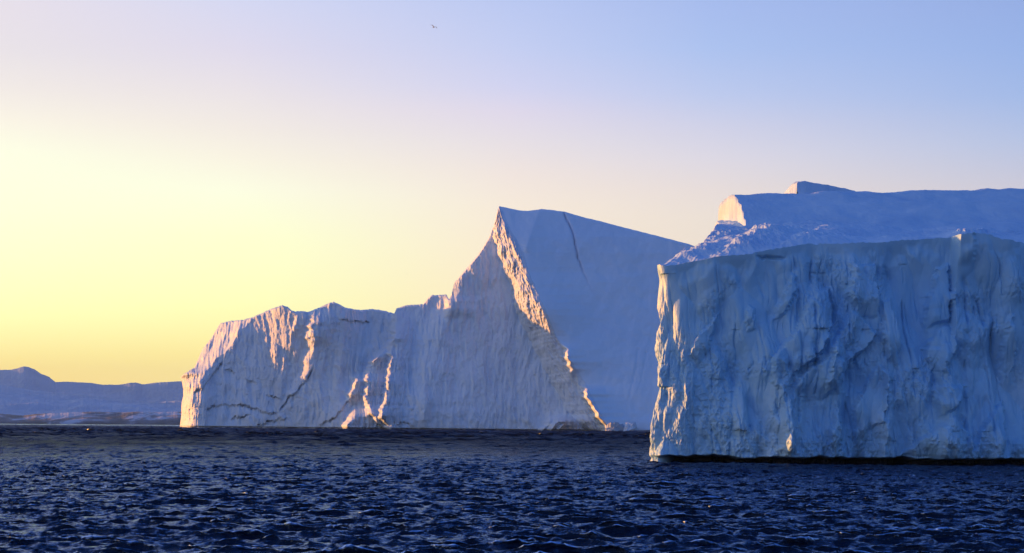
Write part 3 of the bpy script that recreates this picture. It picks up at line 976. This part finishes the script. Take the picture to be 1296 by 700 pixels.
def build_near_all():
    wall, top = build_near()
    root = empty('iceberg', (30, 140, 0))

    def zt(X, Y):
        z = np.interp(Y, [155, 159, 163, 166.5, 168, 182], [21.5, 23.4, 25.8, 27.5, 27.75, 28.1])
        z = z + (X - 23) / 30.0 * 0.75 + 0.35 * fbm(X / 9, Y / 6, 3, 70) * sm(X, 24, 30)
        return z + 0.10 * fbm(X / 2.6, Y / 1.8, 4, 71) + 0.02 * fbm(X / 0.3, Y / 0.3, 2, 72)
    terrace = ledge('snow_terrace', lambda y: np.interp(y, [155, 163, 166, 174, 180], [23.3, 23.5, 23.3, 22.95, 23.3]) + 0.12 * noise(y / 0.9, y * 0, 73),
                    lambda y: y * 0 + 74.0, 155.0, 179.0, zt, 460, 150, M_NEAR_SNOW)

    def zb(X, Y):
        z = np.interp(X, [29.5, 30.4, 31.2, 33.5, 36.5, 38.5], [28.9, 29.5, 29.55, 29.2, 28.6, 27.0])
        return z - 0.09 * (Y - 170.5) ** 2 * (Y < 170.5) - 0.05 * np.clip(Y - 172, 0, 9) + 0.07 * fbm(X / 0.9, Y / 0.9, 4, 75)
    block = ledge('snow_block', lambda y: np.interp(y, [169, 171, 177], [30.25, 29.95, 30.1]) + 0.1 * noise(y / 0.8, y * 0, 76),
                  lambda y: y * 0 + 38.5, 168.8, 177.0, zb, 110, 60, M_NEAR_SNOW, 24.0)
    for o in (wall, top, terrace, block):
        under(o, root)
    tag(root, 'close blue flat-topped iceberg with a sheer ribbed wall and snow field on top', 'iceberg', 'icebergs afloat in the bay')


build_near_all()

# ------------------------------------------------------------------ far coast
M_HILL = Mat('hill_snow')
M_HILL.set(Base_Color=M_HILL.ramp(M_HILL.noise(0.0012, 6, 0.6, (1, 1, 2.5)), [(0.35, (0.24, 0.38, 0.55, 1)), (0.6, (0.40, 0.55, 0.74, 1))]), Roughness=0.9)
M_SHORE = Mat('shore_rock_and_snow')
M_SHORE.set(Base_Color=M_SHORE.ramp(M_SHORE.noise(0.012, 7, 0.6, (1, 0.6, 1.3), 0.6),
                                    [(0.40, (0.09, 0.10, 0.12, 1)), (0.50, (0.18, 0.19, 0.24, 1)), (0.56, (0.46, 0.53, 0.64, 1))]), Roughness=0.9)


def coast(name, sky, y0, y1, mat, rough, seed, profile, nu=900, nq=70):
    p = np.array(sky, float)
    u = np.concatenate([np.linspace(p[0, 0], -5, 120)[:-1], np.linspace(-5, 240, nu), np.linspace(240, p[-1, 0], 220)[1:]])
    q = np.linspace(0, 1, nq)
    sx, sz = ray(u, np.interp(u, p[:, 0], p[:, 1]))
    zc = CAM_H + sz * y1 + rough * 0.10 * fbm(u / 9, u * 0 + seed, 4, seed)
    Yq = y0 + (y1 - y0) * q
    X = sx[:, None] * Yq[None]
    Y = np.broadcast_to(Yq[None], X.shape) + 0
    n = fbm(X / (y1 * 0.03), Y / (y1 * 0.05), 6, seed, 0.55)
    Z = zc[:, None] * (q ** profile)[None] + rough * n * (q * (1 - q) * 4)[None] * np.minimum(1, zc[:, None] / 60)
    Z[:, 0] = -2.0
    back = np.stack([X[:, -1] * 1.08, Y[:, -1] * 1.08, zc * 0.6], -1)
    back2 = np.stack([X[:, -1] * 1.2, Y[:, -1] * 1.2, zc * 0 - 2], -1)
    P = np.concatenate([np.stack([X, Y, Z], -1), back[:, None], back2[:, None]], 1)
    return tag(grid_mesh(name, P, mat), kind='structure')


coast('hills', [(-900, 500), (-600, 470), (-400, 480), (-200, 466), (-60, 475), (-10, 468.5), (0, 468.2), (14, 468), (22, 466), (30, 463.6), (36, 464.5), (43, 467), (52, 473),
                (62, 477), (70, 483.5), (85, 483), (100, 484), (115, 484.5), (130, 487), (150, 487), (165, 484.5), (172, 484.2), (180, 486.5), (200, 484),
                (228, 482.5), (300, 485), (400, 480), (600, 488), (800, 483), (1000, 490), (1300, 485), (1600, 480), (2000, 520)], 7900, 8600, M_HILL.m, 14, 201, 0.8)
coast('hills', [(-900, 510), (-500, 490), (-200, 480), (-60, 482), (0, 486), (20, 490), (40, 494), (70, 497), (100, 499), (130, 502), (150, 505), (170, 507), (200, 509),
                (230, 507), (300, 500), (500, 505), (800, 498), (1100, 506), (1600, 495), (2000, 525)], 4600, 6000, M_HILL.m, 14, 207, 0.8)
coast('shore', [(-700, 530), (-300, 522), (-100, 526), (0, 523.5), (15, 525), (30, 526), (45, 524), (65, 523), (90, 522), (120, 521), (150, 522), (175, 521), (200, 522), (228, 521),
                (300, 522), (500, 526), (900, 530), (1500, 532)], 3000, 3150, M_SHORE.m, 5, 213, 0.55)


# ------------------------------------------------------------------ the air between
def build_haze():
    x, y0, y1, z0, z1 = 10500.0, -11500.0, 11500.0, -3.0, 420.0
    me = bpy.data.meshes.new('haze')
    v = [(a, b, c) for a in (-12000, 12000) for b in (-12000, 12000) for c in (z0, z1)]
    me.from_pydata(v, [], [(0, 1, 3, 2), (4, 6, 7, 5), (0, 4, 5, 1), (2, 3, 7, 6), (0, 2, 6, 4), (1, 5, 7, 3)])
    m = bpy.data.materials.new('evening_haze')
    m.use_nodes = True
    nt = m.node_tree
    nt.nodes.clear()
    out = nt.nodes.new('ShaderNodeOutputMaterial')
    vol = nt.nodes.new('ShaderNodeVolumePrincipled')
    vol.inputs['Color'].default_value = (0.36, 0.66, 1.0, 1)
    vol.inputs['Density'].default_value = HAZE
    nt.links.new(vol.outputs[0], out.inputs['Volume'])
    me.materials.append(m)
    o = bpy.data.objects.new('haze', me)
    COL.objects.link(o)
    tag(o, kind='stuff')


HAZE = 0.00004
build_haze()

# ------------------------------------------------------------------ small ice on the water
def lump(name, u, v, w, d, h, seed, mat, label, cat, group=None, Y=None, point=1.0, rough=0.25, dirt_shade=0.0, lean=0.0):
    """a broken piece of ice afloat: its waterline at a point of the photograph, w x d x h metres"""
    if Y is None:
        Y = CAM_H * F / (v - (VH + ROLL * (u - CX)))
    c = world(np.array([u]), np.array([v]), Y)[0]
    th = np.linspace(0, 2 * math.pi, 61)[:-1]
    ph = np.linspace(-0.5, math.pi / 2, 30)
    TH, PH = np.meshgrid(th, ph, indexing='ij')
    nx, ny, nz = np.cos(TH) * np.cos(PH), np.sin(TH) * np.cos(PH), np.sin(PH)
    r = 1 + rough * fbm(nx * 1.7 + seed, ny * 1.7 + nz * 1.3, 4, seed, 0.55)
    r = np.where(PH > 1.56, r.mean(), r)
    zz = np.sign(nz) * np.abs(nz) ** point
    P = np.stack([nx * r * w / 2 + lean * np.clip(zz, 0, 1) * w, ny * r * d / 2, zz * r * h], -1)
    o = grid_mesh(name, P, mat, wrap=True, attrs={'dirt_shade': np.full(TH.shape, dirt_shade)})
    o.location = (c[0], Y, 0.0)
    return tag(o, label, cat, group)


lump('ice_floe', 810, 554.6, 2.6, 2.2, 0.28, 5, M_MID, 'small flat white ice floe drifting left of the near iceberg corner', 'ice floe', 'small floes adrift')
lump('ice_floe', 606, 553.4, 2.1, 1.6, 0.22, 9, M_MID, 'small white ice floe drifting in open water below the tall peak', 'ice floe', 'small floes adrift')
lump('ice_floe', 238, 552.6, 2.6, 1.8, 0.22, 14, M_MID, 'low white ice floe drifting off the left end of the jagged iceberg', 'ice floe', 'small floes adrift')
lump('bergy_bit', 779, 546.6, 11.5, 9, 5.0, 21, M_MID, 'rounded dull grey ice mound at the foot of the smooth snow slope', 'bergy bit', 'broken ice at the foot of the jagged iceberg', Y=935, point=0.9, rough=0.3, dirt_shade=0.45)
lump('bergy_bit', 797, 546.8, 8.0, 8, 5.2, 27, M_MID, 'sunlit pointed ice chunk beside the grey ice mound', 'bergy bit', 'broken ice at the foot of the jagged iceberg', Y=930, point=1.1, rough=0.4, lean=0.15)

lump('bergy_bit', 812, 547.0, 15, 7, 0.9, 33, M_MID, 'low dark flat ice shelf between the sunlit chunk and the near iceberg', 'bergy bit', 'broken ice at the foot of the jagged iceberg', Y=900, point=0.6, rough=0.25, dirt_shade=0.85)


# ------------------------------------------------------------------ gulls
M_GULL = Mat('gull_plumage')
M_GULL.set(Base_Color=M_GULL.ramp(M_GULL.noise(6.0, 3), [(0.45, (0.16, 0.16, 0.19, 1)), (0.6, (0.42, 0.43, 0.46, 1))]), Roughness=0.8)


def gull(u, v, Y, yaw, bank, lift, label):
    V, Fc = [], []

    def strip(rings):
        base = len(V)
        n = len(rings[0])
        for r in rings:
            V.extend(r)
        for i in range(len(rings) - 1):
            for j in range(n):
                a, b = base + i * n + j, base + i * n + (j + 1) % n
                Fc.append((a, b, b + n, a + n))
        Fc.append(tuple(range(base, base + n))[::-1])
        Fc.append(tuple(range(base + (len(rings) - 1) * n, base + len(rings) * n)))
    # body along +x: tail, belly, breast, neck, head, bill
    prof = [(-0.30, 0.006, 0.05, 0.0), (-0.24, 0.016, 0.045, 0.0), (-0.15, 0.045, 0.045, 0.0), (-0.05, 0.066, 0.060, -0.005), (0.05, 0.068, 0.064, -0.005), (0.12, 0.052, 0.050, 0.004),
            (0.17, 0.036, 0.036, 0.012), (0.205, 0.036, 0.036, 0.016), (0.235, 0.026, 0.026, 0.012), (0.25, 0.010, 0.009, 0.006), (0.29, 0.006, 0.005, 0.0), (0.30, 0.002, 0.002, -0.006)]
    strip([[(x, ry * math.cos(a), z + rz * math.sin(a)) for a in np.linspace(0, 2 * math.pi, 13)[:-1]] for x, rz, ry, z in prof])
    for sgn in (1, -1):
        # (out, up, leading x, chord)
        wing = [(0.03, 0.02, 0.10, 0.19), (0.15, 0.10, 0.115, 0.17), (0.30, 0.17 * lift, 0.13, 0.15), (0.44, 0.17 * lift, 0.08, 0.13), (0.58, 0.13 * lift, 0.00, 0.09), (0.68, 0.08 * lift, -0.07, 0.03)]
        rings = []
        for o, up, lead, ch in wing:
            rings.append([(lead - ch * f, sgn * o, up + 0.018 * math.sin(math.pi * f) * (ch / 0.19) + e) for f, e in
                          ((0, 0), (0.25, 0.008), (0.6, 0.005), (1, 0.001), (1, -0.001), (0.6, -0.003), (0.25, -0.005))])
        strip(rings if sgn > 0 else [r[::-1] for r in rings])
    me = bpy.data.meshes.new('gull')
    me.from_pydata(V, [], Fc)
    me.polygons.foreach_set('use_smooth', [True] * len(me.polygons))
    me.materials.append(M_GULL.m)
    o = bpy.data.objects.new('gull', me)
    COL.objects.link(o)
    p = world(np.array([u]), np.array([v]), Y)[0]
    o.location = p
    o.rotation_euler = (math.radians(bank), 0, math.radians(yaw))
    tag(o, label, 'gull', 'gulls in flight')


gull(549, 34.5, 235, -50, -12, 1.0, 'dark gull gliding high in the sky near the top of the photo')
gull(515, 347, 760, 20, 10, 1.2, 'tiny distant gull in the yellow sky left of the tall ice peak')
gull(59, 290, 900, 60, -10, 1.1, 'faint speck of a gull in the pale yellow sky at far left')
